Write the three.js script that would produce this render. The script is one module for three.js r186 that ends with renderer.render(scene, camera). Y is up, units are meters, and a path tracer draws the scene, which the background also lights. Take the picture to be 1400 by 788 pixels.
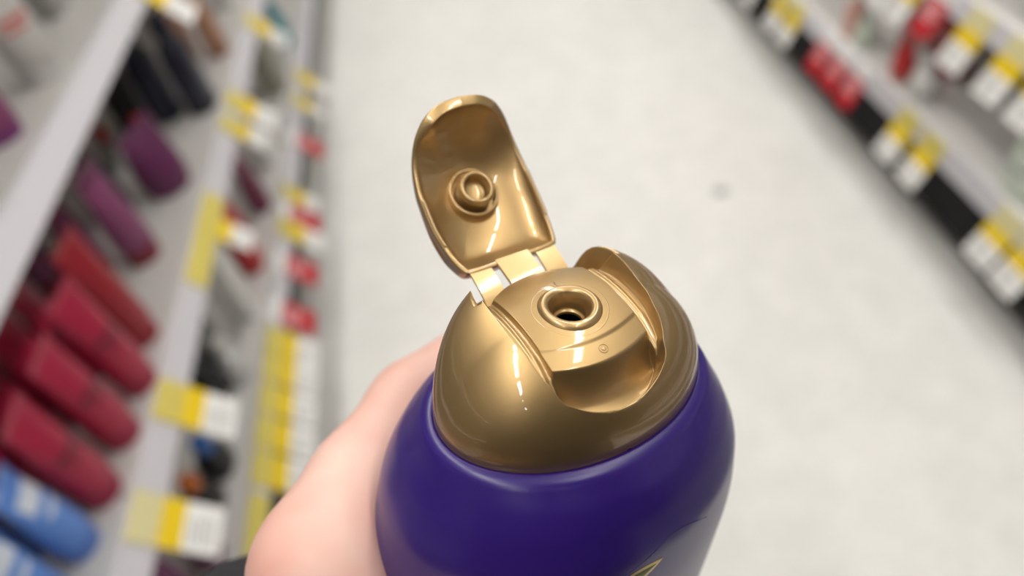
import * as THREE from 'three';
import { mergeGeometries, mergeVertices } from 'three/addons/utils/BufferGeometryUtils.js';
import { RoundedBoxGeometry } from 'three/addons/geometries/RoundedBoxGeometry.js';
import { RectAreaLightUniformsLib } from 'three/addons/lights/RectAreaLightUniformsLib.js';

// ---------------------------------------------------------------- camera, lights, exposure
const scene = new THREE.Scene();
scene.background = new THREE.Color(0x000000);
const camera = new THREE.PerspectiveCamera(43.005, 1400 / 788, 0.02, 40);
const CAM = new THREE.Vector3(0, 1.45, 0);
const camX = new THREE.Vector3(0.970, -0.186, 0.154).normalize();
const camZ = new THREE.Vector3(0.025, 0.713, 0.701);
camZ.addScaledVector(camX, -camZ.dot(camX)).normalize();
const camY = new THREE.Vector3().crossVectors(camZ, camX);
camera.quaternion.setFromRotationMatrix(new THREE.Matrix4().makeBasis(camX, camY, camZ));
camera.position.copy(CAM);
camera.focus = 0.149;
camera.userData.fStop = 6.0;

const renderer = new THREE.WebGLRenderer();
renderer.toneMapping = THREE.LinearToneMapping;
renderer.toneMappingExposure = 1.34;
renderer.shadowMap.enabled = true;
RectAreaLightUniformsLib.init();
const LAMP = 26;          // brightness of every fluorescent strip
const LAMP_COLOR = new THREE.Color(1.0, 0.98, 0.945);

// ---------------------------------------------------------------- helpers
let seed = 12345;
const rnd = () => { seed = (seed * 1664525 + 1013904223) >>> 0; return seed / 4294967296; };
const names = new Map();
function numbered(n) { const k = names.get(n) || 0; names.set(n, k + 1); return k ? `${n}_${String(k).padStart(3, '0')}` : n; }
function put(name, geometry, material, parent) {
  const m = new THREE.Mesh(geometry, material);
  m.castShadow = m.receiveShadow = true;
  m.name = parent === scene ? numbered(name) : name;
  parent.add(m);
  return m;
}
function thing(name, label, category, group) {
  const o = new THREE.Group();
  o.name = numbered(name);
  o.userData = { label, category };
  if (group) o.userData.group = group;
  scene.add(o);
  return o;
}
function structure(name, geometry, material) {
  const m = put(name, geometry, material, scene);
  m.userData.kind = 'structure';
  return m;
}
const lin = (r, g, b) => new THREE.Color().setRGB(r, g, b);
function mat(color, roughness = 0.5, more = {}) {
  return new THREE.MeshPhysicalMaterial({ color, roughness, ...more });
}
function box(x0, x1, y0, y1, z0, z1, r = 0) {
  const w = x1 - x0, h = y1 - y0, d = z1 - z0;
  const g = r ? new RoundedBoxGeometry(w, h, d, 2, r) : new THREE.BoxGeometry(w, h, d);
  g.translate((x0 + x1) / 2, (y0 + y1) / 2, (z0 + z1) / 2);
  return g;
}
const clamp = (v, a, b) => Math.min(b, Math.max(a, v));
const smooth = (a, b, v) => { const t = clamp((v - a) / (b - a), 0, 1); return t * t * (3 - 2 * t); };
function table(pairs) {              // monotone cubic through [x, y] pairs
  const n = pairs.length, X = pairs.map(p => p[0]), Y = pairs.map(p => p[1]);
  const d = [], m = [];
  for (let i = 0; i < n - 1; i++) d.push((Y[i + 1] - Y[i]) / (X[i + 1] - X[i]));
  m.push(d[0]);
  for (let i = 1; i < n - 1; i++) m.push(d[i - 1] * d[i] <= 0 ? 0 : 2 * d[i - 1] * d[i] / (d[i - 1] + d[i]));
  m.push(d[n - 2]);
  return x => {
    if (x <= X[0]) return Y[0];
    if (x >= X[n - 1]) return Y[n - 1];
    let i = 0; while (x > X[i + 1]) i++;
    const h = X[i + 1] - X[i], t = (x - X[i]) / h, t2 = t * t, t3 = t2 * t;
    return (2 * t3 - 3 * t2 + 1) * Y[i] + (t3 - 2 * t2 + t) * h * m[i] + (-2 * t3 + 3 * t2) * Y[i + 1] + (t3 - t2) * h * m[i + 1];
  };
}
// rows[j][i] -> grid mesh; closed wraps the columns
function gridGeometry(rows, closed = false, uvScale = null, skip = null) {
  const R = rows.length, Cn = rows[0].length, pos = [], uv = [], idx = [];
  const cols = closed ? Cn + 1 : Cn;
  for (let j = 0; j < R; j++) for (let i = 0; i < cols; i++) {
    const p = rows[j][i % Cn];
    pos.push(p[0], p[1], p[2]);
    uv.push(i / (cols - 1), j / (R - 1));
  }
  for (let j = 0; j < R - 1; j++) for (let i = 0; i < cols - 1; i++) {
    const a = j * cols + i, b = a + 1, c = a + cols, d = c + 1;
    if (skip && skip(rows[j][i % Cn], rows[j + 1][(i + 1) % Cn])) continue;
    idx.push(a, b, c, b, d, c);
  }
  const g = new THREE.BufferGeometry();
  g.setAttribute('position', new THREE.Float32BufferAttribute(pos, 3));
  g.setAttribute('uv', new THREE.Float32BufferAttribute(uv, 2));
  g.setIndex(idx);
  g.computeVertexNormals();
  if (closed) {                       // weld the normals of the seam
    const n = g.attributes.normal;
    for (let j = 0; j < R; j++) {
      const a = j * cols, b = a + cols - 1;
      const v = new THREE.Vector3(n.getX(a) + n.getX(b), n.getY(a) + n.getY(b), n.getZ(a) + n.getZ(b)).normalize();
      n.setXYZ(a, v.x, v.y, v.z); n.setXYZ(b, v.x, v.y, v.z);
    }
  }
  return g;
}
// stacked (super)ellipses: [y, half x, half z, exponent]; ends closed by shrinking to the axis
function loft(sections, seg = 28, closeEnds = true) {
  const rows = [];
  const ring = (y, a, b, e) => {
    const row = [];
    for (let i = 0; i < seg; i++) {
      const t = i / seg * Math.PI * 2, c = Math.cos(t), s = Math.sin(t), k = 2 / (e || 2);
      row.push([a * Math.sign(c) * Math.abs(c) ** k, y, -b * Math.sign(s) * Math.abs(s) ** k]);
    }
    return row;
  };
  const f = sections[0], l = sections[sections.length - 1];
  if (closeEnds) { rows.push(ring(f[0], f[1] * 1e-3, f[2] * 1e-3, f[3])); rows.push(ring(f[0], f[1] * 0.97, f[2] * 0.97, f[3])); }
  for (const s of sections) rows.push(ring(s[0], s[1], s[2], s[3]));
  if (closeEnds) { rows.push(ring(l[0], l[1] * 0.97, l[2] * 0.97, l[3])); rows.push(ring(l[0], l[1] * 1e-3, l[2] * 1e-3, l[3])); }
  return gridGeometry(rows, true);
}
function noiseTexture(size, paint, repeat = 1, srgb = true) {
  const data = new Uint8Array(size * size * 4);
  for (let y = 0; y < size; y++) for (let x = 0; x < size; x++) {
    const c = paint(x / size, y / size), k = (y * size + x) * 4;
    data[k] = clamp(c[0], 0, 1) * 255; data[k + 1] = clamp(c[1], 0, 1) * 255; data[k + 2] = clamp(c[2], 0, 1) * 255; data[k + 3] = 255;
  }
  const t = new THREE.DataTexture(data, size, size);
  t.wrapS = t.wrapT = THREE.RepeatWrapping; t.magFilter = THREE.LinearFilter; t.minFilter = THREE.LinearFilter;
  t.repeat.set(repeat, repeat);
  if (srgb) t.colorSpace = THREE.SRGBColorSpace;
  t.needsUpdate = true;
  return t;
}
const hash = (i, j, s) => { let h = (i * 374761393 + j * 668265263 + s * 974634777) | 0; h = Math.imul(h ^ (h >>> 13), 1274126177); h ^= h >>> 16; return (h >>> 0) / 4294967296; };
function tileNoise(u, v, n, s) {      // value noise that repeats after n cells
  const x = u * n, y = v * n, i = Math.floor(x), j = Math.floor(y), fx = x - i, fy = y - j;
  const w = t => t * t * (3 - 2 * t), g = (a, b) => hash(((a % n) + n) % n, ((b % n) + n) % n, s);
  const a = g(i, j), b = g(i + 1, j), c = g(i, j + 1), d = g(i + 1, j + 1);
  return (a + (b - a) * w(fx)) + ((c + (d - c) * w(fx)) - (a + (b - a) * w(fx))) * w(fy);
}
function worldUV(g, scale = 1) {      // uv in metres from the two widest axes of each face
  g = g.index ? g.toNonIndexed() : g;
  const p = g.attributes.position, n = g.attributes.normal, uv = new Float32Array(p.count * 2);
  for (let i = 0; i < p.count; i++) {
    const nx = Math.abs(n.getX(i)), ny = Math.abs(n.getY(i)), nz = Math.abs(n.getZ(i));
    const [a, b] = ny >= nx && ny >= nz ? [p.getX(i), p.getZ(i)] : nx >= nz ? [p.getZ(i), p.getY(i)] : [p.getX(i), p.getY(i)];
    uv[i * 2] = a * scale; uv[i * 2 + 1] = b * scale;
  }
  g.setAttribute('uv', new THREE.BufferAttribute(uv, 2));
  return g;
}

// ---------------------------------------------------------------- room shell
const X0 = -3.6, X1 = 4.2, Z0 = -9, Z1 = 4, CEIL = 3.3;
const floorTex = noiseTexture(1024, (u, v) => {
  const a = tileNoise(u, v, 9, 1), b = tileNoise(u, v, 31, 2), c = tileNoise(u, v, 120, 3), d = tileNoise(u, v, 400, 4);
  const k = 0.845 + (a - 0.5) * 0.02 + (b - 0.5) * 0.03 + (c - 0.5) * 0.03 - (d > 0.86 ? 0.05 * (d - 0.86) / 0.14 : 0);
  return [k, k * 0.99, k * 0.968];
});
const floorMat = mat(0xffffff, 0.42, { map: floorTex });
structure('floor', worldUV(box(X0, X1, -0.1, 0, Z0, Z1), 0.6), floorMat);
const ceilingMat = mat(lin(0.78, 0.78, 0.76), 0.95);
structure('ceiling', box(X0, X1, CEIL, CEIL + 0.1, Z0, Z1), ceilingMat);
const wallMat = mat(lin(0.66, 0.65, 0.62), 0.9);
structure('wall_left', box(X0 - 0.1, X0, -0.1, CEIL + 0.1, Z0 - 0.1, Z1 + 0.1), wallMat);
structure('wall_right', box(X1, X1 + 0.1, -0.1, CEIL + 0.1, Z0 - 0.1, Z1 + 0.1), wallMat);
structure('wall_far', box(X0, X1, -0.1, CEIL + 0.1, Z0 - 0.1, Z0), wallMat);
structure('wall_near', box(X0, X1, -0.1, CEIL + 0.1, Z1, Z1 + 0.1), wallMat);

// fluorescent strips: rows along the aisle, end to end with small gaps
{
  const housing = mat(lin(0.8, 0.8, 0.8), 0.4);
  const glow = new THREE.MeshStandardMaterial({ color: 0xffffff, emissive: LAMP_COLOR, emissiveIntensity: 6, roughness: 0.4 });
  const hg = box(-0.09, 0.09, -0.05, 0, -0.6, 0.6, 0.008), tg = new THREE.CylinderGeometry(0.016, 0.016, 1.16, 12).rotateX(Math.PI / 2).translate(0, -0.07, 0);
  const rows = [[-0.37, 'above the left side of the aisle'], [1.2, 'above the right shelving']];
  const order = ['nearest the back wall', 'second from the back wall', 'third from the back wall', 'fourth from the back wall', 'fifth from the back wall', 'sixth from the back wall', 'seventh from the back wall', 'eighth from the back wall', 'farthest from the back wall'];
  for (const [x, where] of rows) for (let k = 0; k < 9; k++) {
    const z = Z1 - 0.9 - k * 1.36;
    const o = thing('ceiling_light', `white fluorescent strip light ${where}, ${order[k]}`, 'ceiling light', 'fluorescent strip lights on the ceiling');
    o.position.set(x, CEIL, z);
    put('housing', hg, housing, o);
    put('tube', tg, glow, o);
    const l = new THREE.RectAreaLight(LAMP_COLOR, LAMP, 0.1, 1.16);
    l.position.set(x, CEIL - 0.092, z);
    l.lookAt(x, 0, z);
    l.rotation.set(-Math.PI / 2, 0, 0);
    scene.add(l);
  }
}

// ---------------------------------------------------------------- shelving
const shelfMat = mat(lin(0.74, 0.715, 0.69), 0.45);
const backMat = mat(lin(0.5, 0.49, 0.47), 0.6);
const stripMat = mat(lin(0.52, 0.50, 0.53), 0.35);
const blackMat = mat(lin(0.009, 0.009, 0.010), 0.75, { specularIntensity: 0.35 });
const kickShadeMat = mat(lin(0.06, 0.06, 0.06), 0.6);  // dark plate colour with the shade of the toe recess painted in
const steelMat = mat(lin(0.32, 0.32, 0.32), 0.4, { metalness: 0.3 });
const TILT_L = 35 * Math.PI / 180, TILT_R = 25 * Math.PI / 180;
const UPPER_R = 0.055;
const SZ0 = -7.2, SZ1 = 1.6;
function shelving(side, label, shelves, edge, tilt, top, recess) {
  const o = thing('shelving_unit', label, 'shelving');
  const s = side, X = (a, b) => s < 0 ? [-b, -a] : [a, b];    // distances from the aisle's zero line
  const B = (a, b, y0, y1, z0, z1, r) => { const [p, q] = X(a, b); return box(p, q, y0, y1, z0, z1, r); };
  put('back_panel', B(edge + 0.44, edge + 0.47, 0, top, SZ0, SZ1), backMat, o);
  const dz = (SZ1 - SZ0) / 8;
  for (let k = 0; k <= 8; k++) put('upright', B(edge + 0.41, edge + 0.44, 0, top, SZ0 + k * dz - 0.02, SZ0 + k * dz + 0.02), steelMat, o);
  put('kick_plate', B(edge + 0.07, edge + 0.09, 0, shelves[0] - 0.03, SZ0, SZ1), kickShadeMat, o);
  if (s > 0) put('front_panel', B(edge - 0.012, edge + 0.004, shelves[0] - 0.185, shelves[0] - 0.03, SZ0, SZ1, 0.004), blackMat, o);
  shelves.forEach((y, i) => {
    const e = edge + (i > 2 || (s > 0 && i > 1) ? recess : 0) + (s > 0 && i === 1 ? UPPER_R : 0);
    for (let k = 0; k < 8; k++) {
      const sh = put('shelf', B(e, edge + 0.43, y - 0.028, y, SZ0 + k * dz + 0.0015, SZ0 + (k + 1) * dz - 0.0015, 0.003), shelfMat, o);
      // ticket channel along the front edge, leaning outwards at its foot
      const g = new RoundedBoxGeometry(0.005, 0.05, dz - 0.006, 1, 0.002);
      g.rotateZ(s < 0 ? tilt : -tilt);
      g.translate(s * (e - Math.sin(tilt) * 0.025 - 0.001), y - Math.cos(tilt) * 0.025 + 0.002, SZ0 + (k + 0.5) * dz);
      put('ticket_channel', g, stripMat, sh);
    }
  });
  return o;
}
const LS = [0.30, 0.625, 0.99, 1.28, 1.62, 1.9], RS = [0.262, 0.55, 0.93, 1.24];  // upper shelves are unseen, their heights set to shape the light below
const LE = 0.612, RE = 1.03;
shelving(-1, 'grey steel shelving along the left side of the aisle', LS, LE, TILT_L, 2.1, 0.0);
shelving(1, 'grey steel shelving with black base panel along the right side of aisle', RS, RE, TILT_R, 1.4, 0.12);

// ---------------------------------------------------------------- price tags
function tagTexture(kind) {
  const c = document.createElement('canvas'); c.width = 128; c.height = 160;
  const g = c.getContext('2d');
  if (kind === 'red') {
    g.fillStyle = '#b3202c'; g.fillRect(0, 0, 128, 160);
    g.fillStyle = '#e9c9c9';
    for (let k = 0; k < 4; k++) g.fillRect(16, 22 + k * 20, 92 - (k % 2) * 20, 8);
  } else {
    g.fillStyle = '#e8e6e2'; g.fillRect(0, 0, 128, 160);
    g.fillStyle = '#e3c21e'; g.fillRect(0, 0, 128, 62);
    g.fillStyle = '#8d8d8d';
    for (let k = 0; k < 5; k++) g.fillRect(14 + (k % 2) * 8, 76 + k * 15, 70 + (k * 37) % 34, 5);
  }
  const t = new THREE.CanvasTexture(c); t.colorSpace = THREE.SRGBColorSpace; return t;
}
const cardMat = mat(0xffffff, 0.35, { map: tagTexture('yellow') }), redMat = mat(0xffffff, 0.35, { map: tagTexture('red') });
const holderMat = mat(lin(0.60, 0.50, 0.12), 0.3), paleHolder = mat(lin(0.62, 0.56, 0.30), 0.3), clearMat = mat(lin(0.75, 0.75, 0.74), 0.25);
const cardBack = mat(lin(0.8, 0.8, 0.78), 0.5);
function cardGeometry(w, h) {          // a slightly bowed plastic card hanging from y = 0 down
  const t = 0.0016, rows = [], n = 8;
  const front = [], back = [];
  for (let j = 0; j <= n; j++) {
    const y = -h * j / n, bow = 0.006 * (j / n) ** 2;
    front.push([[-w / 2, y, bow], [w / 2, y, bow]]);
  }
  const pos = [], uv = [], idx = [];
  for (let s = 0; s < 2; s++) for (let j = 0; j <= n; j++) for (let i = 0; i < 2; i++) {
    const p = front[j][i]; pos.push(p[0], p[1], p[2] - s * t); uv.push(i, 1 - j / n);
  }
  const at = (s, j, i) => s * (n + 1) * 2 + j * 2 + i;
  for (let j = 0; j < n; j++) {
    idx.push(at(0, j, 0), at(0, j + 1, 0), at(0, j, 1), at(0, j, 1), at(0, j + 1, 0), at(0, j + 1, 1));
    idx.push(at(1, j, 0), at(1, j, 1), at(1, j + 1, 0), at(1, j, 1), at(1, j + 1, 1), at(1, j + 1, 0));
    for (const i of [0, 1]) idx.push(at(0, j, i), at(1, j, i), at(0, j + 1, i), at(1, j, i), at(1, j + 1, i), at(0, j + 1, i));
  }
  idx.push(at(0, n, 0), at(1, n, 0), at(0, n, 1), at(1, n, 0), at(1, n, 1), at(0, n, 1));
  const g = new THREE.BufferGeometry();
  g.setAttribute('position', new THREE.Float32BufferAttribute(pos, 3));
  g.setAttribute('uv', new THREE.Float32BufferAttribute(uv, 2));
  g.setIndex(idx);
  const q = g.toNonIndexed(); q.computeVertexNormals();
  return q;
}
const cardG = cardGeometry(0.076, 0.088), smallCardG = cardGeometry(0.06, 0.07);
const holderG = new RoundedBoxGeometry(0.078, 0.047, 0.004, 1, 0.0015), smallHolderG = new RoundedBoxGeometry(0.062, 0.047, 0.004, 1, 0.0015);
function priceTag(side, y, z, kind, label, group) {
  const o = thing('price_tag', label, 'price tag', group);
  const tilt = side < 0 ? TILT_L : TILT_R, s = Math.sin(tilt), c = Math.cos(tilt), e = side < 0 ? LE : RE + (y > 0.4 ? UPPER_R : 0);
  const up = side < 0 ? new THREE.Vector3(-s, c, 0) : new THREE.Vector3(s, c, 0);
  const out = side < 0 ? new THREE.Vector3(c, s, 0) : new THREE.Vector3(-c, s, 0);
  o.quaternion.setFromRotationMatrix(new THREE.Matrix4().makeBasis(new THREE.Vector3().crossVectors(up, out), up, out));
  o.position.set(side * (e - s * 0.025), y - c * 0.025 + 0.002, z).addScaledVector(out, 0.0055);
  const small = kind === 'small';
  put('holder', small ? smallHolderG : holderG, kind === 'pale' ? paleHolder : kind === 'red' ? clearMat : holderMat, o);
  const g = small ? smallCardG : cardG;
  const m = put('card', g, kind === 'red' ? redMat : cardMat, o);
  m.position.set(0, kind === 'red' ? -0.008 : -0.02, 0.0032);
  return o;
}
const ORD = ['nearest', 'second nearest', 'third nearest', 'fourth nearest', 'fifth nearest', 'sixth nearest', 'seventh nearest', 'eighth nearest', 'ninth nearest', 'tenth nearest'];
function tagRow(side, y, list, where) {
  const seen = {};
  for (const [z, kind] of list) {
    const word = kind === 'red' ? 'red' : kind === 'small' ? 'small yellow and white' : 'yellow and white';
    const n = seen[word] = (seen[word] || 0) + 1;
    const total = list.filter(q => (q[1] === 'red' ? 'red' : q[1] === 'small' ? 'small yellow and white' : 'yellow and white') === word).length;
    priceTag(side, y, z, kind, total === 1 ? `only ${word} price tag on ${where}` : `${word} price tag on ${where}, ${ORD[n - 1]} one`, `price tags on ${where}`);
  }
}
tagRow(-1, LS[2], [[-1.51, 'yellow']], 'the upper left shelf edge');
tagRow(-1, LS[1], [[-0.565, 'pale'], [-0.765, 'yellow'], [-1.205, 'small'], [-1.57, 'small'], [-1.68, 'yellow'], [-2.12, 'yellow']], 'the middle left shelf edge');
tagRow(-1, LS[0], [[-0.83, 'yellow'], [-0.915, 'yellow'], [-1.0, 'yellow'], [-1.085, 'yellow'], [-1.165, 'yellow'], [-1.26, 'red'], [-1.43, 'red'], [-1.57, 'yellow'], [-1.64, 'red'], [-1.72, 'small'], [-2.0, 'red'], [-2.22, 'small'], [-2.38, 'yellow']], 'the lowest left shelf edge');
tagRow(1, RS[0], [[-0.93, 'pale'], [-1.02, 'pale'], [-1.31, 'yellow'], [-1.42, 'yellow'], [-1.66, 'red'], [-1.755, 'red'], [-1.85, 'red'], [-2.06, 'yellow'], [-2.16, 'yellow'], [-2.36, 'yellow']], 'the lowest right shelf edge');
tagRow(1, RS[1], [[-1.10, 'yellow'], [-1.205, 'pale'], [-1.34, 'pale'], [-1.475, 'red'], [-1.58, 'yellow'], [-1.67, 'yellow']], 'the upper right shelf edge');
// long yellow ticket strips clipped along two shelf edges
function ticketStrip(y, z0, z1, label) {
  const s = Math.sin(TILT_L), c = Math.cos(TILT_L);
  const g = new RoundedBoxGeometry(0.0036, 0.044, z1 - z0, 1, 0.0015);
  g.rotateZ(TILT_L);
  const m = put('ticket_strip', g, holderMat, scene);
  m.position.set(-(LE - s * 0.025) + c * 0.0047, y - c * 0.025 + 0.002 + s * 0.0047, (z0 + z1) / 2);
  m.userData = { label, category: 'shelf strip' };
}
ticketStrip(LS[1], -1.30, -1.03, 'long plain yellow strip clipped along the middle left shelf edge');
ticketStrip(LS[0], -0.775, -0.60, 'long plain yellow strip continuing the row of tags on the lowest left shelf');

// ---------------------------------------------------------------- products
function printTexture(base, ink, lines) {
  const c = document.createElement('canvas'); c.width = 256; c.height = 256;
  const g = c.getContext('2d');
  g.fillStyle = base; g.fillRect(0, 0, 256, 256);
  g.fillStyle = ink;
  for (const [x, y, w, h] of lines) g.fillRect(x, y, w, h);
  const t = new THREE.CanvasTexture(c); t.colorSpace = THREE.SRGBColorSpace; t.wrapS = THREE.RepeatWrapping; return t;
}
// standing tube, cap down, flat crimp on top; height h, half width w
function tube(label, group, h, w, bodyMat, capMat, x, y, z, turn = 0, lean = 0) {
  const o = thing('squeeze_tube', label, 'tube', group);
  const hc = h * 0.17;
  put('cap', loft([[0, w * 0.86, w * 0.80], [0.002, w * 0.9, w * 0.84], [hc, w * 0.95, w * 0.88]], 24), capMat, o);
  const sec = [];
  for (let k = 0; k <= 12; k++) {
    const t = k / 12;
    sec.push([hc + 0.001 + (h - hc - 0.012) * t, w * (1 + 0.08 * t), Math.max(0.0018, w * 0.93 * Math.cos(t * Math.PI / 2) ** 0.85), 2]);
  }
  put('body', loft(sec, 28), bodyMat, o);
  put('crimp', box(-w * 1.09, w * 1.09, h - 0.013, h, -0.0016, 0.0016, 0.0008), bodyMat, o);
  o.position.set(x, y + 0.0005, z);
  o.rotation.set(0, turn, lean);
  return o;
}
// bottle: shoulders, neck, cap and a paper label
function bottle(label, group, h, w, d, bodyMat, capMat, labelMat, x, y, z, turn = 0, capShare = 0.2) {
  const o = thing('bottle', label, 'bottle', group);
  const hb = h * (1 - capShare), e = 2.6;
  put('body', loft([[0, w * 0.9, d * 0.9, e], [0.004, w, d, e], [hb * 0.35, w, d, e], [hb * 0.72, w * 0.98, d * 0.98, e], [hb * 0.86, w * 0.84, d * 0.86, e], [hb * 0.95, w * 0.55, d * 0.6], [hb, w * 0.42, Math.min(d * 0.55, w * 0.42)]], 28), bodyMat, o);
  const cw = w * 0.5, cd = Math.min(d * 0.7, w * 0.5);
  put('cap', loft([[hb + 0.0005, cw, cd], [hb + 0.003, cw * 1.03, cd * 1.03], [h - 0.006, cw * 0.96, cd * 0.96], [h - 0.001, cw * 0.85, cd * 0.85]], 24), capMat, o);
  if (labelMat) put('label', loft([[hb * 0.18, w * 1.005, d * 1.005, e], [hb * 0.64, w * 1.005, d * 1.005, e]], 28, false), labelMat, o);
  o.position.set(x, y + 0.0005, z);
  o.rotation.y = turn;
  return o;
}
function carton(label, group, w, h, d, bodyMat, panelMat, x, y, z, turn = 0) {
  const o = thing('carton', label, 'carton', group);
  put('body', box(-w / 2, w / 2, 0, h, -d / 2, d / 2, 0.0015), bodyMat, o);
  put('flap', box(-w / 2 + 0.003, w / 2 - 0.003, h, h + 0.0008, -d / 2 + 0.003, d / 2 - 0.003), bodyMat, o);
  if (panelMat) put('printed_panel', box(-w * 0.38, w * 0.38, h * 0.25, h * 0.75, d / 2, d / 2 + 0.0006), panelMat, o);
  o.position.set(x, y + 0.0005, z);
  o.rotation.y = turn;
  return o;
}
const HALF = Math.PI / 2;
const crimsonTex = printTexture('#ad1c42', '#6f102b', [[20, 120, 90, 14], [30, 142, 70, 8], [148, 120, 90, 14], [158, 142, 70, 8], [34, 160, 60, 6]]);
const crimson = mat(0xffffff, 0.32, { map: crimsonTex }), crimsonCap = mat(lin(0.36, 0.010, 0.055), 0.4);
const scarlet = mat(lin(0.33, 0.012, 0.025), 0.32), scarletCap = mat(lin(0.33, 0.012, 0.03), 0.4);
const plum = mat(lin(0.25, 0.06, 0.155), 0.32), plumCap = mat(lin(0.22, 0.012, 0.03), 0.4), purple = mat(lin(0.13, 0.02, 0.09), 0.35), violet = mat(lin(0.20, 0.03, 0.17), 0.35);
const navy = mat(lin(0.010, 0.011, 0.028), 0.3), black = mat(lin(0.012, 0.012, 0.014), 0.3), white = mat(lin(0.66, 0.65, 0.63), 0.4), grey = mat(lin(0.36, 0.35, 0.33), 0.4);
const skyTex = printTexture('#5f8fe0', '#dfe8f6', [[30, 60, 70, 40], [160, 60, 70, 40], [40, 120, 50, 12], [170, 120, 50, 12]]);
const sky = mat(0xffffff, 0.32, { map: skyTex }), skyCap = mat(lin(0.10, 0.22, 0.62), 0.35);
const red = mat(lin(0.45, 0.015, 0.02), 0.35), tan = mat(lin(0.42, 0.22, 0.14), 0.35), tanCap = mat(lin(0.36, 0.17, 0.11), 0.4), teal = mat(lin(0.02, 0.24, 0.30), 0.35);
const blue = mat(lin(0.02, 0.12, 0.42), 0.3), orange = mat(lin(0.62, 0.16, 0.03), 0.35), charcoal = mat(lin(0.05, 0.05, 0.06), 0.4), silver = mat(lin(0.62, 0.62, 0.62), 0.3, { metalness: 0.5 });
const redPrint = mat(0xffffff, 0.4, { map: printTexture('#c4c1bd', '#c2665c', [[30, 96, 60, 16], [30, 120, 44, 12], [158, 96, 60, 16], [158, 120, 44, 12]]) });
const greenPrint = mat(0xffffff, 0.4, { map: printTexture('#c9d2c4', '#2f4d55', [[20, 110, 60, 26], [150, 110, 60, 26], [30, 150, 40, 10], [160, 150, 40, 10]]) });
const greyPrint = mat(0xffffff, 0.4, { map: printTexture('#c7c5c2', '#4c4c55', [[0, 150, 256, 34]]) });
const olive = mat(lin(0.30, 0.29, 0.23), 0.5);
const rose = mat(lin(0.62, 0.34, 0.28), 0.4), mint = mat(lin(0.55, 0.62, 0.52), 0.4), green = mat(lin(0.03, 0.16, 0.05), 0.4), wine = mat(lin(0.15, 0.012, 0.055), 0.35);

// middle left shelf: crimson tubes, front row then the rows behind
const yB = LS[1];
[[-0.658, -0.908, 0.225, 0.034, scarlet, scarletCap, 'first from the plum tube'], [-0.640, -0.803, 0.215, 0.033, crimson, crimsonCap, 'second from the plum tube'], [-0.646, -0.705, 0.205, 0.033, crimson, crimsonCap, 'third from the plum tube'], [-0.655, -0.612, 0.20, 0.033, crimson, crimsonCap, 'fourth from the plum tube']].forEach(([x, z, h, w, b, c, t]) =>
  tube(`${b === scarlet ? 'scarlet' : 'crimson'} squeeze tube standing on its cap in the front row, ${t}`, 'red tubes on the middle left shelf', h, w, b, c, x, yB, z, HALF + (rnd() - 0.5) * 0.3, 0));
[[-0.735, -0.86, 'farthest'], [-0.728, -0.775, 'second farthest'], [-0.735, -0.69, 'third farthest'], [-0.742, -0.605, 'nearest']].forEach(([x, z, t]) =>
  tube(`shaded crimson squeeze tube in the second row of red tubes, ${t} one`, 'red tubes on the middle left shelf', 0.205, 0.032, crimson, crimsonCap, x, yB, z, HALF + (rnd() - 0.5) * 0.3));
[[-0.82, -0.87, 'farthest'], [-0.81, -0.78, 'second farthest'], [-0.82, -0.69, 'second nearest'], [-0.83, -0.60, 'nearest']].forEach(([x, z, t]) =>
  tube(`dark crimson squeeze tube in the rearmost row of red tubes, ${t} one`, 'rearmost red tubes', 0.205, 0.032, crimson, crimsonCap, x, yB, z, HALF + (rnd() - 0.5) * 0.3));
tube('plum pink squeeze tube with dark red cap beside the red tubes', null, 0.21, 0.037, plum, plumCap, -0.70, yB, -1.13, HALF - 0.1);
tube('dusky plum squeeze tube behind the plum pink one', null, 0.21, 0.031, plum, plumCap, -0.785, yB, -1.12, HALF + 0.1);
tube('dark plum squeeze tube in the third row under the shelf', null, 0.21, 0.031, plum, plumCap, -0.865, yB, -1.10, HALF);
[[-0.665, -0.535, 'nearer the shelf edge, farther from viewer'], [-0.675, -0.455, 'nearer the shelf edge, closer to viewer'], [-0.745, -0.525, 'in the second row, farther from viewer'], [-0.755, -0.445, 'in the second row, closer to viewer'], [-0.68, -0.375, 'cut by the bottom edge of the frame']].forEach(([x, z, t]) =>
  tube(`light blue squeeze tube at lower left, ${t}`, 'light blue tubes on the middle left shelf', 0.17, 0.030, sky, skyCap, x, yB, z, HALF + (rnd() - 0.5) * 0.4));
tube('wide dark purple tube standing between plum tube and navy bottle', null, 0.15, 0.054, purple, purple, -0.69, yB, -1.35, HALF - 0.3);
bottle('charcoal bottle behind the wide purple tube', null, 0.15, 0.04, 0.03, charcoal, charcoal, null, -0.79, yB, -1.30, HALF, 0.25);
bottle('white bottle with red cap beside the navy bottles', 'red capped white bottles', 0.10, 0.028, 0.028, white, red, greyPrint, -0.74, yB, -1.49, HALF, 0.36);
bottle('white bottle with red cap deeper under the shelf, coloured grey for shade', 'red capped white bottles', 0.10, 0.028, 0.028, grey, red, greyPrint, -0.83, yB, -1.49, HALF, 0.36);  // grey body instead of white: the shade under the shelf is painted in
bottle('tall navy blue bottle closest to the shelf edge', 'navy bottles', 0.235, 0.046, 0.034, navy, navy, null, -0.660, yB, -1.66, HALF, 0.2);
bottle('tall navy blue bottle second from the shelf edge', 'navy bottles', 0.235, 0.046, 0.034, navy, navy, null, -0.745, yB, -1.66, HALF, 0.2);
bottle('tall black bottle behind the navy bottles', 'navy bottles', 0.235, 0.046, 0.034, black, black, null, -0.83, yB, -1.66, HALF, 0.2);
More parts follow.
